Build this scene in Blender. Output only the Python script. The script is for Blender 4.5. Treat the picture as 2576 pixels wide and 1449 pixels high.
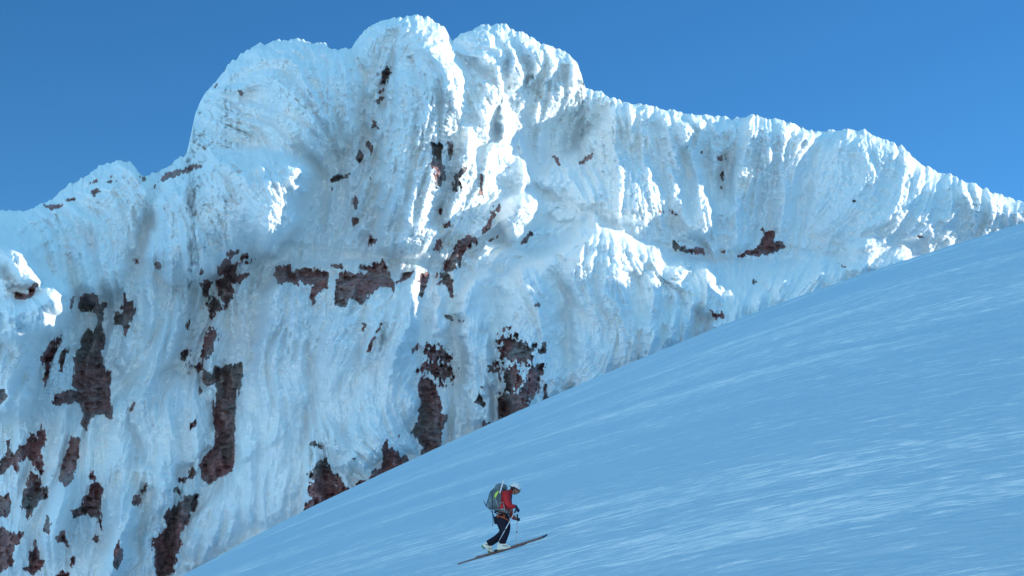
import bpy, math, random
import numpy as np
from mathutils import Vector, Matrix
R = math.radians
random.seed(7)
scene = bpy.context.scene
for o in list(bpy.data.objects): bpy.data.objects.remove(o)
COL = scene.collection

# ------------------------------------------------------------------ camera, sky, sun
PW, PH, F = 1024.0, 576.0, 1911.0            # picture size and focal length in pixels
PITCH = R(15.0)
cam_d = bpy.data.cameras.new('camera'); cam = bpy.data.objects.new('camera', cam_d); COL.objects.link(cam)
cam_d.sensor_width = 36.0; cam_d.lens = 36.0 * F / PW; cam_d.clip_start = 0.1; cam_d.clip_end = 20000
cam.location = (0, 0, 0); cam.rotation_euler = (R(90) + PITCH, 0, 0)
scene.camera = cam
SUN_EL, SUN_AZ = 19.0, 26.0                  # azimuth measured from +X towards +Y
SUN_STR, SKY_STR = 4.9, 0.125
w = bpy.data.worlds.new('World'); scene.world = w; w.use_nodes = True
nt = w.node_tree; bg = nt.nodes['Background']
sky = nt.nodes.new('ShaderNodeTexSky'); sky.sky_type = 'NISHITA'; sky.sun_disc = False
sky.sun_elevation = R(SUN_EL); sky.sun_rotation = R(90 - SUN_AZ)
sky.altitude = 2600; sky.air_density = 1.0; sky.dust_density = 0.3; sky.ozone_density = 1.6
tcw = nt.nodes.new('ShaderNodeTexCoord'); sep = nt.nodes.new('ShaderNodeSeparateXYZ'); nt.links.new(tcw.outputs['Generated'], sep.inputs[0])
def wmath(op, a, b_=None):
    n_ = nt.nodes.new('ShaderNodeMath'); n_.operation = op
    if isinstance(a, (int, float)): n_.inputs[0].default_value = a
    else: nt.links.new(a, n_.inputs[0])
    if b_ is not None: n_.inputs[1].default_value = b_
    return n_.outputs[0]
glow = wmath('MULTIPLY', wmath('POWER', 2.718, 0), 1.0); pw = glow.node.inputs[0].links[0].from_node
nt.links.new(wmath('MULTIPLY', wmath('ABSOLUTE', sep.outputs['Z']), -1 / 0.075), pw.inputs[1])      # glow added along the hidden horizon as fill light for the shaded snow
tint = nt.nodes.new('ShaderNodeMix'); tint.data_type = 'RGBA'; tint.blend_type = 'MULTIPLY'; tint.inputs[0].default_value = 1; tint.inputs['B'].default_value = (.255, .77, 1.13, 1)
nt.links.new(sky.outputs[0], tint.inputs['A'])
gl = nt.nodes.new('ShaderNodeMix'); gl.data_type = 'RGBA'; gl.blend_type = 'ADD'; gl.inputs['B'].default_value = (9.2, 17.8, 20.8, 1)
nt.links.new(glow, gl.inputs[0]); nt.links.new(tint.outputs['Result'], gl.inputs['A'])
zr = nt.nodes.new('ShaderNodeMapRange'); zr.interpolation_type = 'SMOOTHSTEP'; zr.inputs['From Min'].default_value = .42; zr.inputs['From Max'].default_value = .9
nt.links.new(sep.outputs['Z'], zr.inputs['Value'])                  # unseen cyan fill added high overhead to brighten the slope
zenith_fill = nt.nodes.new('ShaderNodeMix'); zenith_fill.data_type = 'RGBA'; zenith_fill.blend_type = 'ADD'; zenith_fill.inputs['B'].default_value = (1.6, 4.2, 5.6, 1)
nt.links.new(zr.outputs[0], zenith_fill.inputs[0]); nt.links.new(gl.outputs['Result'], zenith_fill.inputs['A'])
nt.links.new(zenith_fill.outputs['Result'], bg.inputs[0]); bg.inputs[1].default_value = SKY_STR
sd_ = bpy.data.lights.new('sun', 'SUN'); sun = bpy.data.objects.new('sun', sd_); COL.objects.link(sun)
sd_.energy = SUN_STR; sd_.angle = R(0.5); sd_.color = (1.0, 0.94, 0.82)
S = Vector((math.cos(R(SUN_EL)) * math.cos(R(SUN_AZ)), math.cos(R(SUN_EL)) * math.sin(R(SUN_AZ)), math.sin(R(SUN_EL))))
sun.rotation_euler = S.to_track_quat('Z', 'Y').to_euler()
scene.view_settings.view_transform = 'Standard'; scene.view_settings.look = 'None'
scene.view_settings.exposure = 0.17; scene.view_settings.gamma = 1.0
scene.cycles.diffuse_bounces = 8; scene.cycles.max_bounces = 12

# ------------------------------------------------------------------ material helpers
def mat(name, col, rough=0.7, spec=0.3, metal=0.0, bump=None, var=None):
    m = bpy.data.materials.new(name); m.use_nodes = True; n = m.node_tree; b = n.nodes['Principled BSDF']
    b.inputs['Base Color'].default_value = (*col, 1); b.inputs['Roughness'].default_value = rough
    b.inputs['Specular IOR Level'].default_value = spec; b.inputs['Metallic'].default_value = metal
    tc = n.nodes.new('ShaderNodeTexCoord')
    if var:
        no = n.nodes.new('ShaderNodeTexNoise'); no.inputs['Scale'].default_value = var[0]; no.inputs['Detail'].default_value = 5
        rp = n.nodes.new('ShaderNodeValToRGB')
        rp.color_ramp.elements[0].position = .35; rp.color_ramp.elements[1].position = .65
        rp.color_ramp.elements[0].color = (*[c * (1 - var[1]) for c in col], 1)
        rp.color_ramp.elements[1].color = (*[min(1, c * (1 + var[1])) for c in col], 1)
        n.links.new(tc.outputs['Object'], no.inputs['Vector']); n.links.new(no.outputs[0], rp.inputs[0]); n.links.new(rp.outputs[0], b.inputs['Base Color'])
    if bump:
        no = n.nodes.new('ShaderNodeTexNoise'); no.inputs['Scale'].default_value = bump[0]; no.inputs['Detail'].default_value = 6
        bm_ = n.nodes.new('ShaderNodeBump'); bm_.inputs['Distance'].default_value = bump[1]; bm_.inputs['Strength'].default_value = 1.0
        n.links.new(tc.outputs['Object'], no.inputs['Vector']); n.links.new(no.outputs[0], bm_.inputs['Height']); n.links.new(bm_.outputs[0], b.inputs['Normal'])
    return m

def rime_mat():
    m = bpy.data.materials.new('rime_ice'); m.use_nodes = True; n = m.node_tree; b = n.nodes['Principled BSDF']; L = n.links
    b.inputs['Roughness'].default_value = .65; b.inputs['Specular IOR Level'].default_value = .25
    tc = n.nodes.new('ShaderNodeTexCoord')
    no = n.nodes.new('ShaderNodeTexNoise'); no.inputs['Scale'].default_value = .16; no.inputs['Detail'].default_value = 6; no.inputs['Roughness'].default_value = .65
    rp = n.nodes.new('ShaderNodeValToRGB'); rp.color_ramp.elements[0].position = .3; rp.color_ramp.elements[1].position = .68
    rp.color_ramp.elements[0].color = (.80, .875, .91, 1); rp.color_ramp.elements[1].color = (.905, .915, .895, 1)
    b.inputs['Subsurface Weight'].default_value = .5; b.inputs['Subsurface Radius'].default_value = (.8, 1, 1.15); b.inputs['Subsurface Scale'].default_value = .3
    L.new(tc.outputs['Object'], no.inputs['Vector']); L.new(no.outputs[0], rp.inputs[0]); L.new(rp.outputs[0], b.inputs['Base Color'])
    n2 = n.nodes.new('ShaderNodeTexNoise'); n2.inputs['Scale'].default_value = 3.0; n2.inputs['Detail'].default_value = 6; n2.inputs['Roughness'].default_value = .7
    bu = n.nodes.new('ShaderNodeBump'); bu.inputs['Distance'].default_value = .14; bu.inputs['Strength'].default_value = .8
    L.new(tc.outputs['Object'], n2.inputs['Vector']); L.new(n2.outputs[0], bu.inputs['Height']); L.new(bu.outputs[0], b.inputs['Normal'])
    return m

def rock_mat():
    m = bpy.data.materials.new('volcanic_rock'); m.use_nodes = True; n = m.node_tree; b = n.nodes['Principled BSDF']; L = n.links
    b.inputs['Roughness'].default_value = .85; b.inputs['Specular IOR Level'].default_value = .2
    tc = n.nodes.new('ShaderNodeTexCoord')
    n1 = n.nodes.new('ShaderNodeTexNoise'); n1.inputs['Scale'].default_value = .12; n1.inputs['Detail'].default_value = 5
    r1 = n.nodes.new('ShaderNodeValToRGB'); e = r1.color_ramp.elements
    e[0].position = .40; e[0].color = (.37, .18, .17, 1); e[1].position = .62; e[1].color = (.27, .24, .225, 1)
    mp = n.nodes.new('ShaderNodeMapping'); mp.inputs['Scale'].default_value = (.5, .5, 1.0)
    n2 = n.nodes.new('ShaderNodeTexNoise'); n2.inputs['Scale'].default_value = 1.4; n2.inputs['Detail'].default_value = 7
    mx = n.nodes.new('ShaderNodeMix'); mx.data_type = 'RGBA'; mx.blend_type = 'MULTIPLY'; mx.inputs[0].default_value = .55
    r2 = n.nodes.new('ShaderNodeValToRGB'); r2.color_ramp.elements[0].position = .35; r2.color_ramp.elements[0].color = (.35, .35, .38, 1); r2.color_ramp.elements[1].position = .65
    r2.color_ramp.elements[1].color = (1.25, 1.2, 1.15, 1)
    mp3 = n.nodes.new('ShaderNodeMapping'); mp3.inputs['Scale'].default_value = (1, 1, .3); L.new(tc.outputs['Object'], mp3.inputs['Vector'])
    n3 = n.nodes.new('ShaderNodeTexNoise'); n3.inputs['Scale'].default_value = 2.4; n3.inputs['Detail'].default_value = 5; n3.inputs['Roughness'].default_value = .7
    r3 = n.nodes.new('ShaderNodeValToRGB'); r3.color_ramp.elements[0].position = .60; r3.color_ramp.elements[0].color = (0, 0, 0, 1); r3.color_ramp.elements[1].position = .72; r3.color_ramp.elements[1].color = (.8, .8, .8, 1)
    m2 = n.nodes.new('ShaderNodeMix'); m2.data_type = 'RGBA'; m2.inputs['B'].default_value = (.8, .84, .87, 1)
    L.new(tc.outputs['Object'], n1.inputs['Vector']); L.new(n1.outputs[0], r1.inputs[0])
    L.new(tc.outputs['Object'], mp.inputs['Vector']); L.new(mp.outputs[0], n2.inputs['Vector']); L.new(n2.outputs[0], r2.inputs[0])
    L.new(r1.outputs[0], mx.inputs['A']); L.new(r2.outputs[0], mx.inputs['B'])
    L.new(mp3.outputs[0], n3.inputs['Vector']); L.new(n3.outputs[0], r3.inputs[0]); L.new(r3.outputs[0], m2.inputs[0])
    L.new(mx.outputs['Result'], m2.inputs['A']); L.new(m2.outputs['Result'], b.inputs['Base Color'])
    bu = n.nodes.new('ShaderNodeBump'); bu.inputs['Distance'].default_value = .5; bu.inputs['Strength'].default_value = .8
    L.new(n2.outputs[0], bu.inputs['Height']); L.new(bu.outputs[0], b.inputs['Normal'])
    return m
RIME, ROCK = rime_mat(), rock_mat()

def np_mesh(name, co, quads, material, parent=None, smooth=True):
    me = bpy.data.meshes.new(name); nv, nq = len(co), len(quads)
    me.vertices.add(nv); me.vertices.foreach_set('co', np.ascontiguousarray(co, dtype=np.float32).ravel())
    me.loops.add(nq * 4); me.loops.foreach_set('vertex_index', np.ascontiguousarray(quads, dtype=np.int32).ravel())
    me.polygons.add(nq); me.polygons.foreach_set('loop_start', np.arange(0, nq * 4, 4, dtype=np.int32))
    me.polygons.foreach_set('loop_total', np.full(nq, 4, dtype=np.int32))
    me.update(calc_edges=True)
    if smooth: me.polygons.foreach_set('use_smooth', np.ones(nq, dtype=bool))
    me.materials.append(material)
    o = bpy.data.objects.new(name, me); COL.objects.link(o)
    if parent: o.parent = parent
    return o

def sub_mesh(name, co, quads, material, parent=None):
    u, inv = np.unique(quads.ravel(), return_inverse=True)
    return np_mesh(name, co[u], inv.reshape(-1, 4), material, parent)

# ------------------------------------------------------------------ tracing helpers (V = layout units, 2576 across)
K = PW / 2576.0
TR = {'C2': (0, 386.4, .2502), 'C3': (0, 708.4, .5111), 'C4': (450.8, 0, .4444), 'C5': (966, 32.2, .4444),
      'C6': (579.6, 611.8, .4889), 'C7': (1094.8, 515.2, .4), 'C8': (1545.6, 193.2, .4), 'V': (0, 0, 1)}
def pts(frame, s):
    ox, oy, k = TR[frame]; a = np.array([float(t) for t in s.replace(';', ' ').replace(',', ' ').split()]).reshape(-1, 2)
    return np.stack([(ox + a[:, 0] * k) * K, (oy + a[:, 1] * k) * K], 1)

X0, X1, Y0, Y1, STEP = -90.0, 1114.0, 4.0, 640.0, 0.62
GX = np.arange(X0, X1, STEP); GY = np.arange(Y0, Y1, STEP); GW, GH = len(GX), len(GY)
PXX, PYY = np.meshgrid(GX, GY)
rng = np.random.default_rng(11)
fy_ = np.fft.fftfreq(GH)[:, None]; fx_ = np.fft.rfftfreq(GW)[None, :]
def field(wx, wy=None, seed=None):
    """smooth random field of feature size wx, wy in picture pixels, zero mean, unit spread"""
    wy = wy or wx; r = rng if seed is None else np.random.default_rng(seed)
    n = np.fft.rfft2(r.standard_normal((GH, GW)))
    sx, sy = wx / 3.2 / STEP, wy / 3.2 / STEP
    n *= np.exp(-2 * np.pi ** 2 * ((fx_ * sx) ** 2 + (fy_ * sy) ** 2))
    n[0, 0] = 0; a = np.fft.irfft2(n, s=(GH, GW)); return (a / a.std()).astype(np.float32)
def blur(a, wpx):
    s = wpx / STEP; n = np.fft.rfft2(a); n *= np.exp(-2 * np.pi ** 2 * ((fx_ ** 2 + fy_ ** 2) * s * s))
    return np.fft.irfft2(n, s=(GH, GW)).astype(np.float32)
def poly_sd(P, x, y):
    """signed distance to polygon, positive inside"""
    d = np.full(x.shape, 1e9, dtype=np.float32); ins = np.zeros(x.shape, bool); n = len(P)
    for i in range(n):
        ax, ay = P[i]; bx, by = P[(i + 1) % n]; ex, ey = bx - ax, by - ay
        px, py = x - ax, y - ay
        t = np.clip((px * ex + py * ey) / (ex * ex + ey * ey + 1e-9), 0, 1)
        d = np.minimum(d, (px - t * ex) ** 2 + (py - t * ey) ** 2)
        c = (ay > y) != (by > y)
        if ey != 0: ins ^= c & (x < ex * (y - ay) / ey + ax)
    d = np.sqrt(d); return np.where(ins, d, -d)
def line_d(P, x, y):
    d = np.full(x.shape, 1e9, dtype=np.float32)
    for i in range(len(P) - 1):
        ax, ay = P[i]; bx, by = P[i + 1]; ex, ey = bx - ax, by - ay
        t = np.clip(((x - ax) * ex + (y - ay) * ey) / (ex * ex + ey * ey + 1e-9), 0, 1)
        d = np.minimum(d, (x - ax - t * ex) ** 2 + (y - ay - t * ey) ** 2)
    return np.sqrt(d)
def window(P, pad):
    i0 = max(0, int((P[:, 0].min() - pad - X0) / STEP)); i1 = min(GW, int((P[:, 0].max() + pad - X0) / STEP) + 1)
    j0 = max(0, int((P[:, 1].min() - pad - Y0) / STEP)); j1 = min(GH, int((P[:, 1].max() + pad - Y0) / STEP) + 1)
    return slice(j0, j1), slice(i0, i1)
def chaikin(P, n=2):
    for _ in range(n):
        Q = np.roll(P, -1, 0); P = np.stack([.75 * P + .25 * Q, .25 * P + .75 * Q], 1).reshape(-1, 2)
    return P

# ---- broad distance of the face (metres north of the camera), by smooth interpolation
ctrl = np.array([float(t) for t in '''-200 560 266 0 560 260 0 900 247 0 1449 233 -200 1449 235 400 500 257 300 420 264 700 250 256 600 700 250 600 1449 237
1000 60 256 1000 400 251 1000 640 247 1000 720 241 1000 1100 237 1000 1449 234 1200 200 262 1230 400 258 1350 350 282 1400 200 284 1500 250 289 1450 400 292 1300 600 262 1200 720 250 1250 1000 244
1400 900 249 1500 560 266 1600 800 257 1700 650 274 1800 600 291 1700 400 293 1600 300 290 2000 450 300 2000 640 291 1950 740 273 2200 650 286
2400 500 306 2576 560 314 2800 640 318 1800 820 262 2200 400 306'''.split()]).reshape(-1, 3)
cx, cy, cv = ctrl[:, 0] * K, ctrl[:, 1] * K, ctrl[:, 2]
D = np.sqrt((cx[:, None] - cx) ** 2 + (cy[:, None] - cy) ** 2 + 25 ** 2); Wt = np.linalg.solve(D, cv - 260)
def base_at(x, y):
    o = np.full(x.shape, 260.0, dtype=np.float32)
    for a, b, c in zip(cx, cy, Wt): o += c * np.sqrt((x - a) ** 2 + (y - b) ** 2 + 625)
    return o
qs = 8
bx_, by_ = np.meshgrid(GX[::qs], GY[::qs]); bc = base_at(bx_, by_)
def upsample(c):
    ii = np.arange(GH) / qs; jj = np.arange(GW) / qs
    i0 = np.minimum(ii.astype(int), c.shape[0] - 2); j0 = np.minimum(jj.astype(int), c.shape[1] - 2)
    a = (ii - i0)[:, None].astype(np.float32); b = (jj - j0)[None, :].astype(np.float32)
    c00 = c[i0][:, j0]; c01 = c[i0][:, j0 + 1]; c10 = c[i0 + 1][:, j0]; c11 = c[i0 + 1][:, j0 + 1]
    return (c00 * (1 - a) * (1 - b) + c01 * (1 - a) * b + c10 * a * (1 - b) + c11 * a * b).astype(np.float32)
BASE = upsample(bc)

# ---- flow of the rime feathers
flow = np.array([float(t) for t in '''80 600 62 250 470 40 300 600 75 150 700 68 520 300 12 600 190 -25 600 300 25 700 250 45 800 190 62 860 280 90 700 360 50 550 400 35 660 140 10
450 480 62 600 500 62 700 500 72 745 540 112 550 620 82 450 620 85 940 120 120 1010 65 -20 1080 70 30 1130 120 60 1150 220 96 1050 250 95 1000 400 94 1100 400 112 1020 550 118 1070 500 118
1200 100 20 1300 120 42 1380 150 55 1440 200 85 1350 220 88 1250 180 60 1270 300 97 1200 430 115 1180 250 72 1400 280 100 1450 450 60 1600 350 76 1650 450 92 1750 350 76 1850 400 98 1950 400 86
2050 400 98 2150 400 95 2300 450 108 2150 550 140 2400 550 125 1600 600 90 1900 550 93 1720 330 64 2450 490 80 1700 655 20 1400 590 -25 1250 600 -30 1200 750 100 1330 720 60 1320 900 90
1500 700 85 1500 900 120 1600 680 72 1650 800 95 1800 760 90 750 800 95 900 900 92 1000 800 108 1100 900 95 1180 900 90 800 1200 90 950 1150 60 650 1000 90 500 800 100 300 900 100 100 900 108
100 1200 105 300 1300 100 500 1300 100 50 600 45 90 660 68 140 760 60 50 850 100 2050 700 120 2250 640 110'''.split()]).reshape(-1, 3)
ca = np.zeros_like(bc); sa = np.zeros_like(bc); ws = np.zeros_like(bc)
for a, b, an in flow:
    wt = 1.0 / (((bx_ - a * K) ** 2 + (by_ - b * K) ** 2) ** 1.6 + 200)
    ca += wt * math.cos(2 * R(an)); sa += wt * math.sin(2 * R(an))
ang = .5 * np.arctan2(sa, ca)
c2, s2 = upsample(np.cos(2 * ang)), upsample(np.sin(2 * ang))
fa = .5 * np.arctan2(s2, c2) + field(60) * .16 + field(22) * .10
DX, DY = np.cos(fa).astype(np.float32), np.sin(fa).astype(np.float32)
def lic(width, length):
    src = field(width); n = max(4, int(length / (width * .45))); acc = src.copy(); st = length / n / STEP
    for sgn in (1, -1):
        ix = np.broadcast_to(np.arange(GW, dtype=np.float32), (GH, GW)).copy(); iy = np.broadcast_to(np.arange(GH, dtype=np.float32)[:, None], (GH, GW)).copy()
        pdx, pdy = DX * sgn, DY * sgn
        for k in range(n):
            ix += pdx * st; iy += pdy * st
            xi = np.clip(ix, 0, GW - 1).astype(np.int32); yi = np.clip(iy, 0, GH - 1).astype(np.int32)
            ndx, ndy = DX[yi, xi], DY[yi, xi]; f = np.where(ndx * pdx + ndy * pdy < 0, -1, 1)
            pdx, pdy = ndx * f, ndy * f
            acc += src[yi, xi] * (1 - (k + 1) / (n + 1.0))
    acc -= acc.mean(); return acc / acc.std()
def billow(a): return np.sqrt(a * a + .09)
def ridge(a): return 1.0 - np.sqrt(a * a + .03)
RIB = lic(22, 85); RIB2 = lic(11, 48); RIB3 = lic(5.5, 24); RIB4 = lic(3.2, 9)

# ---- masses: (frame, height towards the camera in m, roundness in V, sideways tilt, outline)
LOBES = [
 ('V', 3.5, 50, .2, '1130 120 1165 84 1215 63 1262 62 1350 103 1440 145 1466 200 1470 250 1420 300 1290 325 1290 420 1240 470 1200 600 1140 640 1100 500 1150 300'),
 ('V', 3.5, 60, .0, '1535 280 1700 283 1900 292 2060 335 2180 330 2320 415 2500 485 2620 520 2640 600 2400 600 2000 630 1700 635 1560 560 1300 540 1340 470 1440 410'),
 ('V', 3.0, 50, .0, '1130 780 1150 700 1240 660 1400 600 1500 575 1620 610 1720 660 1830 690 1830 780 1700 860 1400 1000 1200 1150 1160 1100'),
 ('V', 3, 60, .0, '670 700 830 690 940 690 1130 700 1150 800 1130 1150 1000 1260 760 1300 600 1500 560 1400 640 1000'),
 ('V', 9, 90, .2, '-240 560 -60 535 0 528 60 530 100 515 135 505 160 480 200 455 240 425 290 405 330 408 348 425 360 450 385 490 380 550 350 620 345 660 300 740 150 760 -240 760'),
 ('V', 14, 190, .15, '470 390 478 360 490 300 505 255 530 220 555 188 580 158 620 128 680 106 730 100 800 110 850 125 890 150 908 200 912 262 890 335 845 372 800 400 700 430 560 430 480 410'),
 ('V', 24, 120, .25, '380 470 400 440 478 385 600 360 720 370 788 430 776 490 742 590 712 632 640 650 620 620 560 700 440 722 390 690 345 640 382 560 374 500'),
 ('V', 4, 40, .2, '885 125 940 62 1000 50 1000 130 975 200 960 300 925 340 905 300 915 220'),
 ('V', 6, 30, .3, '820 130 880 150 905 220 905 290 870 340 850 250 830 180'),
 ('C5', 15, 150, .25, '-70 40 60 0 120 -10 250 20 330 75 400 185 450 240 475 400 482 520 430 620 380 685 375 760 350 900 350 1000 320 1100 300 1180 312 1250 290 1320 240 1400 0 1400 -30 1300 -50 1000 -40 700 -5 500 20 330 30 200 10 120'),
 ('C5', 9, 50, .6, '395 165 500 92 560 85 610 140 665 210 692 290 690 400 660 520 600 500 560 380 480 260'),
 ('C5', 10, 50, .6, '540 60 650 62 720 170 780 250 800 330 770 430 700 500 690 300 640 180'),
 ('C5', 10, 50, .6, '660 80 760 88 840 150 892 210 905 290 870 390 800 480 805 320 740 200'),
 ('C5', 9, 40, .6, '845 145 930 175 980 245 988 310 945 400 880 450 905 300'),
 ('C5', 8, 60, .6, '960 190 1040 215 1115 290 1125 400 1080 460 1020 500 1000 600 900 620 860 560 900 430 980 380'),
 ('C5', 5, 60, .3, '700 470 860 430 920 560 860 630 740 650 720 560'),
 ('C5', 12, 80, .5, '440 230 560 330 625 390 655 450 650 600 600 700 540 760 480 900 440 1100 400 1240 300 1300 330 1100 390 850 400 650 470 500 460 380'),
 ('C5', 12, 45, .6, '600 370 680 460 725 560 733 620 700 720 630 820 580 890 625 910 600 980 540 1060 470 1070 500 950 520 880 590 760 640 650 655 520'),
 ('C5', 5, 60, .3, '660 770 760 770 830 850 830 950 760 1040 700 1000 660 900'),
 ('C5', 16, 40, .3, '650 1200 690 1110 770 1020 820 1008 882 1070 830 1190 800 1270 740 1300 660 1290'),
 ('C5', 7, 60, .1, '420 1449 500 1330 560 1250 650 1290 800 1330 760 1449 600 1500'),
 # lower wall columns
 ('C6', 6, 90, .1, '225 185 340 215 405 215 420 340 402 560 422 750 392 920 380 1100 380 1400 80 1560 30 1100 90 600 140 300'),
 ('C6', 6, 70, .1, '412 345 440 260 545 335 660 340 690 400 662 500 642 650 612 900 600 1100 520 1130 400 1020 395 900 422 700 402 500'),
 ('C6', 5, 30, .1, '700 280 770 240 832 245 785 400 705 640 642 640 690 450'),
 ('C6', 8, 70, .1, '782 400 862 205 960 150 978 300 987 430 962 550 962 660 972 850 942 950 1000 1090 870 1110 700 1160 590 1240 500 1130 600 1080 610 900 655 640 742 520'),
 ('C6', 5, 35, .1, '1020 200 1100 225 1100 370 1140 420 1120 500 1000 520 980 420 1000 300'),
 ('C3', 5, 90, .1, '650 600 665 520 800 450 980 450 1000 530 1062 530 1050 700 1058 800 980 850 860 950 790 1130 740 1300 700 1040 690 850 642 700'),
 ('C3', 4, 80, .1, '560 -60 900 -60 900 350 860 430 660 520 580 450 600 250'),
 ('C3', 4, 60, .1, '540 520 650 600 640 760 700 960 690 1200 650 1449 500 1449 520 1000'),
 ('C3', 6, 90, .1, '1200 400 1450 350 1500 800 1480 1130 900 1449 880 1340 960 1100 1150 960 1160 600'),
 # front left sunlit heads
 ('C2', 48, 110, .1, '-500 600 0 680 80 700 200 745 290 780 380 880 440 990 495 1220 520 1400 300 1500 100 1500 -500 1500'),
 ('C2', 49, 90, .1, '-500 1290 40 1290 160 1330 180 1280 460 1240 600 1280 690 1360 715 1449 690 1600 560 1800 300 1900 -500 1900 '),
 ('C3', 22, 110, .1, '-300 0 120 100 230 200 170 480 190 600 60 700 -300 640'),
 # middle right masses
 ('C7', 9, 45, -.2, '78 690 120 560 200 450 300 385 380 410 402 480 370 560 375 700 402 800 420 1400 180 1400 175 760'),
 ('C7', 11, 90, -.1, '355 600 420 490 500 400 600 340 700 290 765 330 805 430 845 540 855 660 832 900 820 1300 700 1400 400 1400 405 740 370 700'),
 ('C7', 9, 110, -.3, '770 330 830 250 950 180 1050 150 1200 220 1300 320 1305 420 1292 560 1272 800 1285 1100 815 1300 852 800 852 560'),
 ('C7', 10, 60, .1, '1290 330 1350 318 1440 370 1440 500 1420 700 1432 960 1280 1060 1275 600'),
 ('C7', 8, 50, .1, '1430 420 1480 340 1560 340 1595 430 1582 560 1605 700 1640 900 1430 980 1430 560'),
 ('C7', 9, 45, 0, '1595 560 1640 400 1700 355 1780 420 1805 560 1812 640 1740 680 1650 668 1600 620'),
 ('V', 8, 28, 0, '1380 628 1450 592 1497 533 1530 568 1600 610 1690 640 1620 700 1450 700'),
 ('C7', 4, 60, 0, '1600 700 1740 700 1900 560 2060 540 2200 640 2000 800 1700 850'),
 ('C7', 3.5, 60, 0, '840 60 960 20 1010 20 1100 130 1250 180 1100 250 900 200'),
 ('C8', 7, 70, 0, '940 1330 980 1230 1050 1150 1150 1108 1280 1105 1375 1130 1425 1200 1475 1250 1400 1400 950 1500'),
 ('C8', 6, 60, 0, '1400 1110 1500 1035 1640 1005 1750 1018 1850 1055 1885 1110 1800 1200 1500 1300'),
 # right ridge drapery
 ('C8', 10, 60, -.2, '-10 150 100 160 185 190 300 210 520 300 560 420 560 560 540 700 480 900 100 940 -120 900 -420 720 -520 640 -420 560 -250 440 -100 300'),
 ('C8', 9, 45, .4, '150 160 300 185 400 225 475 310 485 400 420 530 370 510 335 400 250 250'),
 ('C8', 8, 60, .3, '400 200 505 230 562 300 578 400 565 560 605 700 650 900 570 1060 380 1020 330 700 440 520 480 380'),
 ('C8', 7, 30, .1, '590 280 720 260 790 290 740 370 700 480 690 640 640 700 600 560 590 400'),
 ('C8', 11, 80, .1, '780 285 860 238 965 258 1005 330 1022 430 1002 560 935 750 915 900 935 950 800 1100 680 1090 658 950 648 780 692 680 712 480 742 370'),
 ('C8', 8, 60, .2, '965 285 1060 262 1165 288 1255 358 1255 450 1185 600 1175 780 1195 900 1060 1050 960 960 925 860 962 700 1022 560'),
 ('C8', 8, 70, .1, '1280 358 1460 322 1600 355 1700 405 1860 495 1920 560 2060 590 2115 660 2125 780 1900 985 1500 1010 1190 1050 1182 800 1205 580'),
 ('C8', 9, 60, .2, '2050 600 2150 625 2300 675 2420 735 2500 765 2650 770 2650 920 2200 960 1980 960 2060 800'),
]
HGT = np.zeros((GH, GW), np.float32)
wxl, wyl = field(16, seed=1) * 2.2 + field(5, seed=2) * .8, field(16, seed=3) * 2.2 + field(5, seed=4) * .8
wtop = np.clip((430 - PYY) / 330, 0, 1)
for fr, h, rad, tilt, s in LOBES:
    P = chaikin(pts(fr, s)); rp = rad * K; sl = window(P, 10)
    x, y = PXX[sl] + wxl[sl], PYY[sl] + wyl[sl]
    xm = (P[:, 0].min() + P[:, 0].max()) / 2; hw = (P[:, 0].max() - P[:, 0].min()) / 2
    side = np.clip((x - xm) / hw, -1, 1) * np.sign(tilt) * min(1, abs(tilt) * 3)      # crisp lip on one side, easy merge on the other
    rp = rp * (1 - .45 * side + .5 * np.clip(-side, 0, 1))
    sdv = poly_sd(P, x, y); q = np.clip(sdv / rp, 0, 1); pr = np.sqrt(np.clip(1 - (1 - q) ** 2, 0, 1))
    xm = (P[:, 0].min() + P[:, 0].max()) / 2; hw = (P[:, 0].max() - P[:, 0].min()) / 2
    val = h * pr * (1 + tilt * np.clip((x - xm) / hw, -1, 1))
    HGT[sl] = np.maximum(HGT[sl], val)
# second layer: smoother copy rounds the creases a little
HGT = .75 * HGT + .25 * blur(HGT, 2.0)

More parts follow.
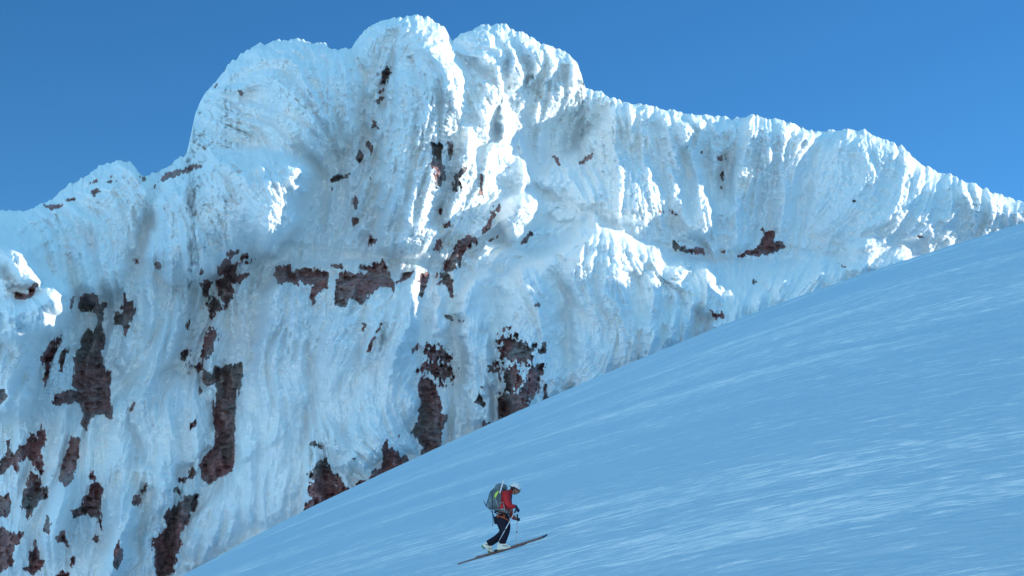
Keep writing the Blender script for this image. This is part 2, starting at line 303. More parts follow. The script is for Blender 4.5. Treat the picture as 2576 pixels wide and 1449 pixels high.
# ---- crevices
GROOVES = [('V', 4.5, 5, '990 80 982 140 970 200 955 260 945 330 935 400'), ('V', 3, 6, '372 440 388 500 378 560 350 630'),
 ('C7', 4, 6, '770 330 800 430 840 520 860 650 850 720 822 950 815 1100'), ('C7', 2, 5, '1290 500 1270 600 1285 800'), ('C7', 2, 5, '1440 450 1410 700 1430 850'),
 ('C7', 3, 5, '980 230 940 330 925 380'), ('C8', 5, 5, '700 500 672 600 668 720 650 800 655 950'), ('C8', 3, 5, '1020 380 1035 435 980 600 935 760 912 880'),
 ('C8', 2.5, 5, '1200 420 1165 600 1172 800'), ('C8', 2, 4, '880 350 870 500'), ('C8', 3.5, 6, '580 300 600 420 590 560'), ('C8', 2, 5, '450 520 440 680'),
 ('C6', 2.4, 6, '415 320 398 560 420 750 390 900 400 1000'), ('C6', 2.4, 5, '690 330 670 480 650 640 610 880'), ('C6', 2.6, 5, '840 250 780 420 740 500 700 640'),
 ('C6', 2.8, 5, '975 300 985 430 960 560'), ('C6', 4, 12, '1175 400 1180 600 1150 720'), ('C3', 2, 4, '655 590 642 700 682 830 722 950 700 1040'),
 ('C3', 2, 5, '985 440 985 560'), ('C8', 4, 8, '1405 1110 1470 1240'), ('C8', 3, 7, '1855 1050 1870 1110'), ('C8', 3, 8, '900 1300 990 1420'),
 ('C5', 3, 5, '1140 740 1060 850 830 1000'), ('C4', 2, 4, '860 1040 850 1200 800 1400'), ('C4', 2, 4, '1130 640 1090 800 1095 1100 1110 1400'), ('V', 2, 5, '760 640 775 720 770 900'),
 ('C5', 2.5, 5, '640 850 640 1100'), ('V', 2.5, 4, '905 150 918 230 905 320')]
for fr, dep, wd, s in GROOVES:
    P = pts(fr, s); sl = window(P, 22)
    d = line_d(P, PXX[sl] + wxl[sl] * .6, PYY[sl] + wyl[sl] * .6); HGT[sl] -= .4 * dep * np.exp(-(d / (wd * K * 1.25)) ** 2)

# drifted rime fills the narrow gaps part way
fl = blur(HGT, 15) - 3.0; dd = HGT - fl; HGT = fl + np.where(dd > 0, dd, dd * .3)
fl = blur(HGT, 6) - 1.2; dd = HGT - fl; HGT = fl + np.where(dd > 0, dd, dd * .25)
# overlapping rime scales: each laps over its left neighbour with a crisp lip on the right
SC = np.zeros((GH, GW), np.float32)
for fr, h, rad, tilt, s in LOBES:
    if tilt < .3 or fr not in ('C5', 'C8') or h >= 12: continue
    P = chaikin(pts(fr, s)); sl = window(P, 6); x, y = PXX[sl] + wxl[sl], PYY[sl] + wyl[sl]
    xm = (P[:, 0].min() + P[:, 0].max()) / 2; hw = (P[:, 0].max() - P[:, 0].min()) / 2; sd2 = np.clip((x - xm) / hw, -1, 1)
    q = np.clip(poly_sd(P, x, y) / (11 - 4.5 * sd2), 0, 1)
    SC[sl] = np.maximum(SC[sl], 2.0 * np.sqrt(np.clip(1 - (1 - q) ** 2, 0, 1)) * (1 + .75 * sd2))
HGT = HGT + SC
# ---- bare rock: (frame, ragged edge amount in V, outline)
ROCKS = [l.split('|') for l in '''C2|3|440 515 520 515 630 512 615 545 570 560 520 562 480 545
C2|3|665 470 700 455 780 445 770 465 700 478
C2|3|915 400 930 370 990 358 1000 385 970 395 965 415 990 435 980 445 940 435
C2|3|905 298 965 272 975 284 920 304
C2|3|1055 290 1085 270 1170 265 1180 278 1110 290 1075 305
C2|3|1108 235 1130 226 1165 230 1155 243 1120 243
C2|3|1540 360 1580 290 1640 220 1700 190 1800 165 1910 120 2000 112 2048 122 1980 150 1920 180 1830 200 1760 230 1700 245 1660 275 1600 280 1560 320
C2|3|1410 230 1440 240 1458 262 1440 268
C2|3|1360 1070 1380 1048 1400 1055 1395 1100 1370 1100
C2|4|1560 1120 1590 1065 1600 1100 1635 1130 1625 1165 1590 1165
C2|4|2275 1020 2290 990 2340 990 2390 965 2415 975 2400 1015 2340 1035 2290 1035
C2|5|2430 1040 2450 1000 2500 1010 2500 1040 2450 1050
C2|5|2165 1220 2180 1170 2240 1110 2260 1070 2310 1060 2330 1100 2380 1110 2400 1090 2530 1080 2530 1095 2460 1110 2400 1125 2370 1150 2360 1200 2420 1220 2500 1200 2500 1220 2430 1290 2390 1320 2340 1310 2300 1260 2240 1240 2200 1235
C2|4|2000 1210 2020 1165 2050 1185 2035 1215
C2|4|2010 1310 2060 1270 2095 1262 2135 1300 2110 1360 2060 1440 2040 1445 2030 1360
C2|4|2165 1290 2220 1240 2300 1235 2320 1270 2330 1330 2370 1390 2330 1440 2260 1560 2220 1480 2190 1360
C2|3|125 1385 200 1400 290 1420 300 1350 350 1310 400 1315 350 1340 360 1380 330 1430 280 1460 165 1460
C3|3|385 90 410 60 450 58 478 70 480 100 500 110 515 95 535 110 510 150 500 230 520 280 520 320 495 345 500 380 520 440 548 440 545 500 540 590 555 615 550 670 535 675 500 650 470 650 440 680 425 735 400 700 415 660 395 600 385 585 340 600 270 612 258 600 270 560 320 540 380 535 355 510 362 430 375 340 400 320 410 260 435 235 460 250 480 200 475 155 430 150 395 140
C3|3|590 130 600 110 612 60 625 95 655 95 668 140 650 180 632 210 622 275 610 265 610 215 560 215 558 180 565 145 600 160 613 145
C3|3|200 370 230 330 245 295 300 268 290 310 270 350 245 400 225 520 215 525 212 470 225 430
C3|3|290 410 300 350 325 320 335 345 315 390 305 450 292 440
C3|3|-90 530 20 530 35 565 10 600 -40 640 -90 600
C3|4|0 900 30 840 25 800 50 770 50 850 75 850 100 810 130 790 150 745 180 770 205 700 225 780 220 810 195 830 205 880 210 940 190 950 160 880 130 870 100 890 85 950 70 900 20 945 -60 945 -60 900
C3|4|105 1110 125 1000 150 935 190 950 200 1010 240 1015 240 1060 200 1075 170 1110 135 1175 120 1115
C3|3|290 975 310 880 330 840 355 760 395 775 390 850 370 930 360 970 315 1010
C3|3|-90 1040 20 1060 45 1035 50 1090 40 1160 -90 1160
C3|3|352 1125 400 1110 410 1060 440 1050 445 1000 480 985 505 1020 495 1120 500 1220 480 1165 430 1145 360 1160
C3|3|445 960 460 930 468 975 450 975
C3|4|-90 1210 20 1210 50 1235 115 1235 110 1260 75 1300 55 1360 65 1380 50 1400 -90 1480
C3|4|118 1415 140 1390 140 1325 165 1320 175 1275 190 1330 185 1370 210 1380 195 1420 150 1440
C3|3|215 1225 235 1150 248 1190 240 1240
C3|3|275 1260 300 1230 320 1225 325 1260 335 1305 315 1285 285 1280
C3|3|460 1270 470 1245 488 1260 475 1290
C3|3|558 1400 565 1320 585 1265 590 1310 608 1320 600 1370 580 1425
C3|3|648 1090 655 1055 692 1055 690 1085 668 1115
C3|3|695 1030 725 995 715 1030 698 1042
C3|5|755 1270 800 1240 830 1180 800 1165 850 1110 870 1095 900 1060 975 1050 960 1125 935 1130 940 1150 920 1200 880 1240 890 1290 870 1330 865 1430 780 1470 765 1400
C3|2|1060 410 1090 430 1140 405 1190 400 1195 470 1180 550 1160 600 1155 750 1155 860 1140 930 1070 970 1030 998 990 965 985 900 1010 860 1055 810 1065 740 1048 680 1052 600 1070 530 1060 500 1020 515 1000 490 1000 430 1040 460
C3|6|930 405 990 405 1000 385 985 370 1000 310 1010 250 1035 230 1070 230 1065 290 1050 350 1000 385 990 440 975 445
C3|6|1020 110 1045 70 1080 95 1085 130 1060 150 1040 180 1020 150
C3|3|918 200 930 195 932 240 918 225
C3|6|890 380 900 335 930 340 930 365 905 380
C3|3|930 935 950 915 965 940 960 965 930 965
C3|3|875 975 900 962 918 968 905 990 880 990
C3|3|860 1020 880 1005 885 1045 865 1040
C3|5|925 710 975 685 970 705 940 720
C3|3|975 540 982 515 994 530 985 562
C3|3|640 640 655 590 662 600 652 640
C3|4|340 130 355 70 365 75 350 150
C3|4|345 1370 362 1350 372 1380 360 1410 345 1400
C3|5|280 1449 300 1430 345 1430 350 1470 290 1480
C4|2|338 515 355 508 362 525 350 537 340 532
C4|4|1145 450 1150 410 1170 370 1200 375 1185 400 1200 410 1175 450 1165 475 1145 475
C4|3|1130 525 1150 495 1165 500 1145 528
C4|4|1115 565 1140 550 1158 548 1150 570 1120 588
C4|3|1095 720 1100 685 1115 690 1132 730
C4|3|1050 815 1070 800 1090 820 1092 870 1075 845
C4|3|1005 875 1025 850 1042 855 1040 905 1020 920 1008 900
C4|3|860 1020 880 990 905 985 935 995 960 985 955 1005 900 1025 862 1034
C4|2|985 1150 995 1105 1016 1145 1000 1182
C4|4|975 1265 985 1235 1015 1235 1012 1265 980 1278
C4|4|1070 1365 1080 1340 1112 1360 1110 1380 1080 1387
C4|2|860 1082 868 1060 889 1050 872 1076
C4|2|1080 990 1090 982 1095 1005 1085 1012
C4|3|198 490 222 470 226 478 205 500
C5|5|270 735 310 735 330 770 320 840 345 860 355 940 330 960 310 1000 295 960 290 890 258 855 285 840
C5|3|365 730 385 750 388 790 375 830 368 770
C5|9|380 1010 390 930 415 885 445 880 440 960 420 1020
C5|3|548 915 560 925 556 1030 544 1030
C5|6|335 1460 360 1400 395 1350 420 1290 460 1270 520 1260 520 1300 490 1330 455 1350 440 1400 400 1460
C5|4|285 1340 300 1290 325 1270 330 1300 310 1340
C5|4|555 1250 570 1210 605 1165 605 1200 580 1240
C5|4|765 1320 800 1270 830 1210 832 1260 800 1300
C5|3|600 1287 650 1252 642 1278 605 1292
C5|3|963 812 980 825 994 862 975 852
C5|3|1103 850 1140 820 1180 788 1180 815 1160 832 1120 855
C5|5|340 1190 370 1185 370 1210 350 1230
C5|4|312 1105 328 1115 322 1148
C5|6|600 1150 640 1090 660 1100 620 1160
C6|4|222 165 235 120 300 115 320 145 340 150 370 130 440 135 505 150 510 175 500 235 460 240 435 280 425 320 415 280 425 210 385 210 360 175 345 215 310 205 275 200 250 210 245 175
C6|3|515 105 570 110 582 130 555 134 520 120
C6|4|540 300 555 150 620 150 690 155 705 140 735 100 790 90 810 130 825 170 835 195 855 200 840 250 810 225 770 215 720 260 690 300 670 320 640 295 605 300 595 330 550 318
C6|5|670 135 665 110 700 125 735 110 730 135 700 145
C6|3|860 200 900 150 955 140 925 167 890 200
C6|4|975 160 1015 150 1020 190 1000 230 980 290 972 240
C6|6|1065 150 1100 150 1130 165 1145 210 1135 275 1120 240 1100 210 1050 215 1080 190
C6|3|1100 370 1140 370 1147 397 1110 387
C6|3|1172 395 1196 400 1190 422
C6|3|668 450 680 412 697 418 685 458
C6|3|705 555 715 530 738 488 722 550 710 567
C6|3|752 455 778 412 772 442
C6|3|935 547 967 517 957 552 940 562
C6|8|1005 560 1010 520 1060 525 1110 545 1140 590 1130 620 1080 610 1040 590 1010 600
C6|4|960 660 985 610 1005 615 1005 650 985 665
C6|12|1010 600 1140 620 1150 660 1100 740 1060 700 1015 670
C6|4|970 770 980 700 1010 690 1055 710 1060 760 1080 800 1085 870 1115 885 1100 940 1085 1000 1080 1070 970 1120 985 1040 935 970 965 920 970 850 985 830
C6|4|410 1030 430 1018 475 1040 470 1060 440 1052
C6|5|405 1190 440 1140 490 1105 510 1150 560 1210 580 1250 640 1270 480 1355 430 1360 420 1310 400 1280 410 1240 430 1220
C6|4|370 1385 390 1330 435 1320 440 1365 385 1400
C6|3|635 1265 640 1245 680 1220 712 1232
C6|4|720 1230 730 1170 775 1160 790 1110 780 1060 800 1015 815 1050 850 1060 870 1095 900 1090 925 1125 830 1185 730 1240
C6|4|860 987 897 968 872 994
C6|2|629 1110 645 1103 642 1120
C7|5|400 1360 405 1220 440 1190 520 1185 570 1110 590 1040 640 1010 685 1000 690 1050 650 1090 660 1140 640 1190 590 1240 590 1290
C7|4|675 1240 680 1160 692 1110 705 1170 712 1230
C7|4|635 915 665 900 685 870 703 860 690 930 660 932
C7|4|428 800 430 770 452 760 447 797
C7|3|256 1240 280 1188 312 1250 307 1277
C7|3|278 1146 310 1138 300 1157
C7|13|400 850 480 800 560 880 640 900 600 1010 480 1000 420 980
C7|12|400 1000 500 1000 540 1090 500 1180 430 1180
C7|8|338 1050 345 990 380 1000 377 1062
C7|5|300 1365 335 1368 325 1390 305 1395
C7|4|1732 658 1750 680 1790 685 1805 658 1808 700 1770 714 1740 697
C7|4|1408 33 1440 38 1442 54 1413 54
C7|4|1466 30 1517 58 1502 67
C7|3|628 628 655 612 650 640 632 645
C8|4|370 1035 400 1038 415 1060 440 1062 440 1085 450 1090 500 1075 545 1065 562 1115 520 1114 450 1107 370 1082
C8|4|778 1130 820 1095 890 1080 915 1020 940 1000 930 950 950 975 1000 970 1010 1010 1000 1040 1050 1035 1070 1075 1000 1112 900 1124
C8|3|668 1102 700 1094 698 1115
C8|4|650 512 670 497 697 490 693 522 668 532
C8|3|667 595 692 590 684 640 672 700 673 640
C8|3|1412 1172 1432 1185 1445 1200 1430 1200
C8|3|1773 1038 1802 1067 1785 1066
C8|4|1878 993 1905 1000 1950 1001 1950 1012 1885 1008
C8|4|858 1273 897 1290 870 1293
C8|3|1495 778 1518 780 1515 790 1500 786
C8|3|540 470 550 468 552 492 542 490'''.split('\n')]
ROCKSD = np.full((GH, GW), -30.0, np.float32); RID = np.zeros((GH, GW), np.int16)
n1, n2, n3 = field(2.0, 3.2, seed=21), field(4.0, 7, seed=22), field(2.6, 16, seed=23)
for i, (fr, am, s) in enumerate(ROCKS):
    P = pts(fr, s); am = float(am); sl = window(P, 14); x, y = PXX[sl], PYY[sl]
    sdv = poly_sd(P, x, y)
    v = sdv - 2.4 * np.clip(n3[sl] - 1.0, 0, 9) + am * K * (.45 * n1[sl] + .25 * n2[sl] + .35 * n3[sl]) * (1.0 if am < 7 else 1.1) - (0 if am < 7 else .10 * am * K) + .45
    up = v > ROCKSD[sl]; RID[sl] = np.where(up, i, RID[sl]); ROCKSD[sl] = np.maximum(ROCKSD[sl], v)
rk = np.clip(ROCKSD / 1.6 + .5, 0, 1)                      # soft 0..1 used for the relief step

# ---- relief put together
smoothmask = np.zeros((GH, GW), np.float32)                # wind-packed snow where ribs fade out
for fr, s in [('V', '1180 640 1260 600 1400 590 1500 535 1620 600 1750 640 2000 650 2330 600 2330 640 2100 680 1960 700 1880 760 1740 660 1600 620 1480 600 1380 640 1250 690 1180 700'),
              ('C3', '1000 1010 1500 700 1500 1150 860 1449 900 1200'), ('V', '700 610 960 640 1130 660 1130 690 960 650 830 665 690 660')]:
    smoothmask = np.maximum(smoothmask, np.clip(poly_sd(pts(fr, s), PXX, PYY) / 5 + .5, 0, 1) * (.5 if fr == 'V' else .45))
lump = billow(field(8, seed=31)) * .5 + billow(field(4.4, seed=32)) * .36 + billow(field(2.5, seed=33)) * .2
amp = (1 - smoothmask) * (.75 + .25 * np.clip(field(70, seed=34), -1, 1))
gyy, gxx_ = np.gradient(blur(HGT, 2), STEP); calm = 1 / (1 + 1.6 * np.sqrt(gxx_ ** 2 + gyy ** 2) * np.where(gxx_ < 0, .35, 1))
REL = HGT + field(40, seed=35) * .5 * (1 - smoothmask * .7) + amp * (
    billow(RIB) * (2.5 + .9 * wtop) + (billow(RIB2) * (1.6 + .6 * wtop) + ridge(RIB3) * (.62 + .35 * wtop) + billow(RIB4) * .45 + lump * (.6 + .95 * wtop)) * (.45 + .55 * calm))
rockrel = field(6, 3, seed=41) * .25 + np.abs(field(9, 16, seed=42)) * .5 + field(2.5, 1.8, seed=43) * .12
fl = blur(REL, 4.0) - .7; dd = REL - fl; REL = fl + np.where(dd > 0, dd, dd * .4)
REL = REL * (1 - rk) + rk * (blur(REL, 1.6) - .5 - 1.4 * np.clip(ROCKSD / 5, 0, 1) + rockrel)
DEPTH = BASE - REL

def sample(img, x, y):
    ix = np.clip((x - X0) / STEP, 0, GW - 1.001); iy = np.clip((y - Y0) / STEP, 0, GH - 1.001)
    i, j = ix.astype(np.int32), iy.astype(np.int32); a, b = (ix - i), (iy - j)
    return img[j, i] * (1 - a) * (1 - b) + img[j, i + 1] * a * (1 - b) + img[j + 1, i] * (1 - a) * b + img[j + 1, i + 1] * a * b
def ray(x, y, d):
    """world point seen at (x, y), d metres north"""
    u, v = (x - PW / 2) / F, (PH / 2 - y) / F
    den = math.cos(PITCH) - v * math.sin(PITCH)
    return np.stack([u / den * d, d + 0 * u, (math.sin(PITCH) + v * math.cos(PITCH)) / den * d], -1)

SKYL = pts('V', '''-260 575 -60 540 0 528 60 530 100 515 135 505 150 484 200 455 240 424 265 412 290 405 330 408 343 422 352 445 375 440 395 435 440 410 468 396 474 370 480 340 490 290 505 255 530 218 555 188 580 158 620 128
 680 106 730 101 765 103 800 111 845 125 885 123 900 95 940 62 985 45 1020 40 1060 42 1085 48 1120 75 1138 102 1160 84 1215 63 1262 62 1300 78 1350 103 1400 120 1440 145 1458 165 1464 200 1472 225 1505 228 1540 250
 1580 260 1640 268 1700 283 1780 290 1840 298 1900 291 1950 300 2000 318 2060 335 2120 325 2180 330 2240 358 2290 385 2320 415 2380 440 2440 460 2500 485 2576 508 2850 585''')
CREST = np.array([(-200, 780), (60, 640), (181, 576), (302, 510), (545, 399), (723, 324), (870, 270), (1024, 224), (1200, 176)], float)
NC, NR = 2050, 1000
gx = np.linspace(-85, 1108, NC)
sk = np.interp(gx, SKYL[:, 0], SKYL[:, 1])
def n1d(seed, wid):
    r = np.random.default_rng(seed).standard_normal(NC); k = np.exp(-.5 * (np.arange(-60, 61) * .582 / (wid / 2.5)) ** 2); o = np.convolve(r, k / k.sum(), 'same'); return o / o.std()
kk = np.exp(-.5 * (np.arange(-12, 13) / 3.0) ** 2); kk /= kk.sum()
sk = np.convolve(np.pad(sk, 12, mode='edge'), kk, 'valid')
sk = sk - np.abs(n1d(1, 9)) * 1.3 - np.abs(n1d(2, 4)) * 1.0 - n1d(3, 2.2) * .4 + 1.5
cr = np.minimum(np.interp(gx, CREST[:, 0], CREST[:, 1]) + 30, 636)
tt = np.linspace(0, 1, NR)
py = sk[None, :] + (cr - sk)[None, :] * tt[:, None]; px = np.broadcast_to(gx, py.shape)
slope_ = np.gradient(np.convolve(np.pad(sk, 20, mode='edge'), np.ones(41) / 41, 'valid'), gx); cs = 1 / np.sqrt(1 + slope_ ** 2)
ds = (py - sk[None, :]) * cs[None, :]
Rr = 15.0; q = np.clip(ds / Rr, 0, 1)
dep = sample(DEPTH, px, py) + 7.0 * (1 - np.sqrt(np.clip(1 - (1 - q) ** 2, 0, 1)))
co = ray(px, py, dep).reshape(-1, 3)
idx = np.arange(NR * NC, dtype=np.int32).reshape(NR, NC)
quads = np.stack([idx[:-1, :-1], idx[1:, :-1], idx[1:, 1:], idx[:-1, 1:]], -1).reshape(-1, 4)
pxc = (px[:-1, :-1] + px[1:, 1:]) / 2; pyc = (py[:-1, :-1] + py[1:, 1:]) / 2
rs = sample(ROCKSD, pxc, pyc).ravel() > 0
xi = np.clip((pxc - X0) / STEP, 0, GW - 1).astype(int); yi = np.clip((pyc - Y0) / STEP, 0, GH - 1).astype(int); rid = RID[yi, xi].ravel()

def tag(o, label=None, cat=None, group=None, kind=None):
    if label: o['label'] = label
    if cat: o['category'] = cat
    if group: o['group'] = group
    if kind: o['kind'] = kind
    return o
mountain = bpy.data.objects.new('mountain', None); COL.objects.link(mountain); mountain.location = (0, 250, 0)
tag(mountain, 'steep rocky peak plastered in white feathery rime ice', 'mountain', kind='structure')
off = np.array([0, 250, 0])
ice = sub_mesh('rime_ice', co - off, quads[~rs], RIME, mountain)
cnt = np.bincount(rid[rs], minlength=len(ROCKS)); order = np.argsort(-cnt); keep = [i for i in order[:99] if cnt[i] > 0]
for i in keep: sub_mesh('rock_outcrop', co - off, quads[rs & (rid == i)], ROCK, mountain)
rest = rs & ~np.isin(rid, keep)
if rest.any():
    o = sub_mesh('small_outcrops', co - off, quads[rest], ROCK, mountain); o['kind'] = 'stuff'
# the far side of the mountain, so that it is a solid mass
sc = 6; pxb, pyb, dsb = px[::sc, ::sc], py[::sc, ::sc], ds[::sc, ::sc]
skd = (sample(DEPTH, gx, sk) + 7.0)[None, ::sc]
skd2 = np.minimum(skd, skd)
backd = skd + 22 * np.sqrt(np.clip(dsb, 0, 60) / 60) + dsb * .35
cob = ray(pxb, pyb, backd); ref = ray(pxb, sk[None, ::sc] + 0 * pyb, skd + 0 * pyb)
cob[..., 0] = ref[..., 0]; cob[..., 2] = ref[..., 2] - (pyb - sk[None, ::sc]) / F * 265
nb = cob.shape; ib = np.arange(nb[0] * nb[1]).reshape(nb[:2])
np_mesh('back_slope', cob.reshape(-1, 3) - off, np.stack([ib[:-1, :-1], ib[:-1, 1:], ib[1:, 1:], ib[1:, :-1]], -1).reshape(-1, 4), RIME, mountain)

# ------------------------------------------------------------------ the near snow slope
u0, v0 = (501.9 - 512) / F, (288 - 551.5) / F
den = math.cos(PITCH) - v0 * math.sin(PITCH)
YS = 45.9; TS = u0 / den; ES = (math.sin(PITCH) + v0 * math.cos(PITCH)) / den
SK = Vector((TS * YS, YS, ES * YS))                                      # where the skier stands
def tan_el(x, y):
    u, v = (x - 512) / F, (288 - y) / F; d = math.cos(PITCH) - v * math.sin(PITCH); return u / d, (math.sin(PITCH) + v * math.cos(PITCH)) / d
ct, ce = tan_el(CREST[:, 0], CREST[:, 1])
ct = np.concatenate([[-1.5], ct, [.7, 1.5]]); ce = np.concatenate([[ce[0] - .62 * (1.5 + ct[1])], ce, [ce[-1] + .62 * (.7 - ct[-3]), ce[-1] + .62 * (.7 - ct[-3]) + .3]])  # right of the frame the slope is steepened to block the sun
target = lambda t: np.interp(t, ct, ce)
kq = .0003; h = 7.0
for _ in range(30):
    m0 = float(target(TS)) + 2 * math.sqrt(h * kq); h = YS * (m0 - kq * YS - ES)
def wy_(y): s = np.clip((y - 20) / 120, 0, 1); return .58 + .42 * s * s * (3 - 2 * s)
tg = np.linspace(-1.5, 1.5, 1201); yy = np.geomspace(10, 330, 500)[:, None]
m_t = target(tg) + .09
kern = np.exp(-.5 * (np.arange(-40, 41) / 16.0) ** 2); kern /= kern.sum()
tgt = np.convolve(np.pad(target(tg), 40, mode='edge'), kern, 'valid')
for _ in range(25):
    e = (m0 + (m_t[None] - m0) * wy_(yy) - h / yy - kq * yy).max(0); m_t += (tgt - e)
def surf_el(t, y): return m0 + (np.interp(t, tg, m_t) - m0) * wy_(y) - h / y - kq * y
def vnoise(x, y, seed):
    r = np.random.default_rng(seed); T = r.standard_normal((256, 256)).astype(np.float32)
    xi = np.floor(x).astype(int); yi = np.floor(y).astype(int); a = x - xi; b = y - yi; a = a * a * (3 - 2 * a); b = b * b * (3 - 2 * b)
    g = lambda i, j: T[j & 255, i & 255]
    return g(xi, yi) * (1 - a) * (1 - b) + g(xi + 1, yi) * a * (1 - b) + g(xi, yi + 1) * (1 - a) * b + g(xi + 1, yi + 1) * a * b
NT, NY = 1100, 1300
tcol = np.concatenate([np.linspace(-.95, -.34, 60)[:-1], np.linspace(-.34, .34, NT), np.linspace(.34, .95, 60)[1:]])
ycol = 1 / np.linspace(1 / 16.0, 1 / 320.0, NY)
T_, Y_ = np.meshgrid(tcol, ycol)
X_ = T_ * Y_
def slope_z(X, Y, noise=True):
    # the skier's track is cut level across the slope for a ski length
    k = np.exp(-((X - SK.x) / 1.6) ** 4) * np.exp(-((Y - YS) / .55) ** 4)
    Yk = Y + (YS - Y) * k * .85
    z = surf_el(X / Yk, Yk) * Yk - .03 * k
    if noise:
        ux = X * .97 - Y * .24; uy = Y * .97 + X * .24
        fade = 1 - k
        near = np.clip((SK.x + 16 + (60 - Y) * .3 + X) / 30, .25, 1)
        z = z + fade * near * (.035 * vnoise(ux * .10, uy * .55, 1) + .03 * np.abs(vnoise(ux * .35, uy * 1.6, 2)) + .02 * vnoise(ux * 1.3, uy * 4.5, 3) + (.35 * vnoise(ux * .025, uy * .05, 4) + .12 * vnoise(ux * .12, uy * .12, 5) + .05 * vnoise(ux * .6, uy * .5, 6)) * np.clip((Y - 50) / 60, 0, 1))
    return z
Z_ = slope_z(X_, Y_)
cs_ = np.stack([X_, Y_, Z_], -1); ni = np.arange(X_.size).reshape(X_.shape)
def snow_mat():
    m = bpy.data.materials.new('wind_packed_snow'); m.use_nodes = True; n = m.node_tree; b = n.nodes['Principled BSDF']; L = n.links
    b.inputs['Roughness'].default_value = .55; b.inputs['Specular IOR Level'].default_value = .3
    tc = n.nodes.new('ShaderNodeTexCoord')
    def noise(scl, rot, det, rough):
        mp = n.nodes.new('ShaderNodeMapping'); mp.inputs['Scale'].default_value = scl
        r_ = n.nodes.new('ShaderNodeMapping'); r_.inputs['Rotation'].default_value = (0, 0, R(rot))
        no = n.nodes.new('ShaderNodeTexNoise'); no.inputs['Scale'].default_value = 1.0; no.inputs['Detail'].default_value = det; no.inputs['Roughness'].default_value = rough
        L.new(tc.outputs['Object'], r_.inputs['Vector']); L.new(r_.outputs[0], mp.inputs['Vector']); L.new(mp.outputs[0], no.inputs['Vector']); return no
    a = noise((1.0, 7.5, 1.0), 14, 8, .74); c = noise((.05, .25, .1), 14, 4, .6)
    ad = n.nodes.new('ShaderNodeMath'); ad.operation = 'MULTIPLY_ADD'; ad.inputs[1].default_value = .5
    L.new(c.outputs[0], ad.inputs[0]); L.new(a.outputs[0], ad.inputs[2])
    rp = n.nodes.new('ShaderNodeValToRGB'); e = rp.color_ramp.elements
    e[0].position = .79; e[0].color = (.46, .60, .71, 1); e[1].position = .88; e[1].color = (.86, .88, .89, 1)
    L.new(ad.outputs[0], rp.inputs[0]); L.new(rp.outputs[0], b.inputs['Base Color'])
    f = noise((1.2, 5, 2), 14, 8, .7); bu = n.nodes.new('ShaderNodeBump'); bu.inputs['Distance'].default_value = .12; bu.inputs['Strength'].default_value = .7
    L.new(f.outputs[0], bu.inputs['Height']); L.new(bu.outputs[0], b.inputs['Normal'])
    return m
SNOW = snow_mat()
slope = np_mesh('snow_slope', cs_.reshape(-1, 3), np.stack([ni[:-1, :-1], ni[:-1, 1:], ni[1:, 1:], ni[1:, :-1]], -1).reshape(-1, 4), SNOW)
tag(slope, 'smooth wind streaked snow slope rising to the right in shade', 'snow slope', kind='structure')

# ------------------------------------------------------------------ snowfields around and behind the camera, out to the horizon
gxx = np.concatenate([-np.geomspace(20, 9000, 60)[::-1], np.linspace(-18, 18, 9), np.geomspace(20, 9000, 60)])
GXX, GYY = np.meshgrid(gxx, gxx)
dist = np.sqrt(GXX ** 2 + GYY ** 2)
zg = -70 + 0 * GXX
bounce_hill = np.exp(-(((GXX + 150) / 420) ** 2 + ((GYY + 330) / 150) ** 2))  # unseen hill raised behind the camera to bounce sunlight onto the face
zg = zg + 345 * bounce_hill + 6 * vnoise(GXX * .01, GYY * .01, 9) * np.clip(dist / 200, 0, 1)
loc = np.exp(-((GXX / 26) ** 2 + ((GYY + 4) / 16) ** 2))
zg = zg * (1 - loc) + (-7.5 + .25 * GXX) * loc
zg = np.where(GYY > 14, np.minimum(zg, -60), zg)
ng = np.arange(GXX.size).reshape(GXX.shape)
GSN = mat('open_snow', (.86, .87, .87), .7, .2, bump=(.3, .1))
ground = np_mesh('snowfield', np.stack([GXX, GYY, zg], -1).reshape(-1, 3), np.stack([ng[:-1, :-1], ng[:-1, 1:], ng[1:, 1:], ng[1:, :-1]], -1).reshape(-1, 4), GSN)
tag(ground, 'open snowfield reaching away to the horizon, with an added bounce hill', 'snowfield', kind='structure')
#SKIER#
# ------------------------------------------------------------------ the skier and gear (local frame: x right, y away, z up, origin under the feet)
import bmesh
def L_(cx_, cy_, y=0.0): return Vector(((cx_ - 460) / 600.0, y, (1160 - cy_) / 600.0))
def link(name, me, material, parent=None, loc=None):
    o = bpy.data.objects.new(name, me); COL.objects.link(o)
    if material: me.materials.clear(); me.materials.append(material)
    me.polygons.foreach_set('use_smooth', np.ones(len(me.polygons), dtype=bool))
    if parent: o.parent = parent
    if loc: o.location = loc
    return o
def skin_me(nodes, edges, subs=2):
    me = bpy.data.meshes.new('t'); me.from_pydata([n[0] for n in nodes], edges, []); o = bpy.data.objects.new('t', me); COL.objects.link(o)
    sm = o.modifiers.new('s', 'SKIN'); sm.use_smooth_shade = True
    for v, n in zip(me.skin_vertices[0].data, nodes): v.radius = n[1] if isinstance(n[1], tuple) else (n[1], n[1])
    me.skin_vertices[0].data[0].use_root = True
    ss = o.modifiers.new('u', 'SUBSURF'); ss.levels = subs; ss.render_levels = subs
    dg = bpy.context.evaluated_depsgraph_get(); dg.update()
    r = bpy.data.meshes.new_from_object(o.evaluated_get(dg)); bpy.data.objects.remove(o); bpy.data.meshes.remove(me); return r
def chain(*n): return list(n), [(i, i + 1) for i in range(len(n) - 1)]
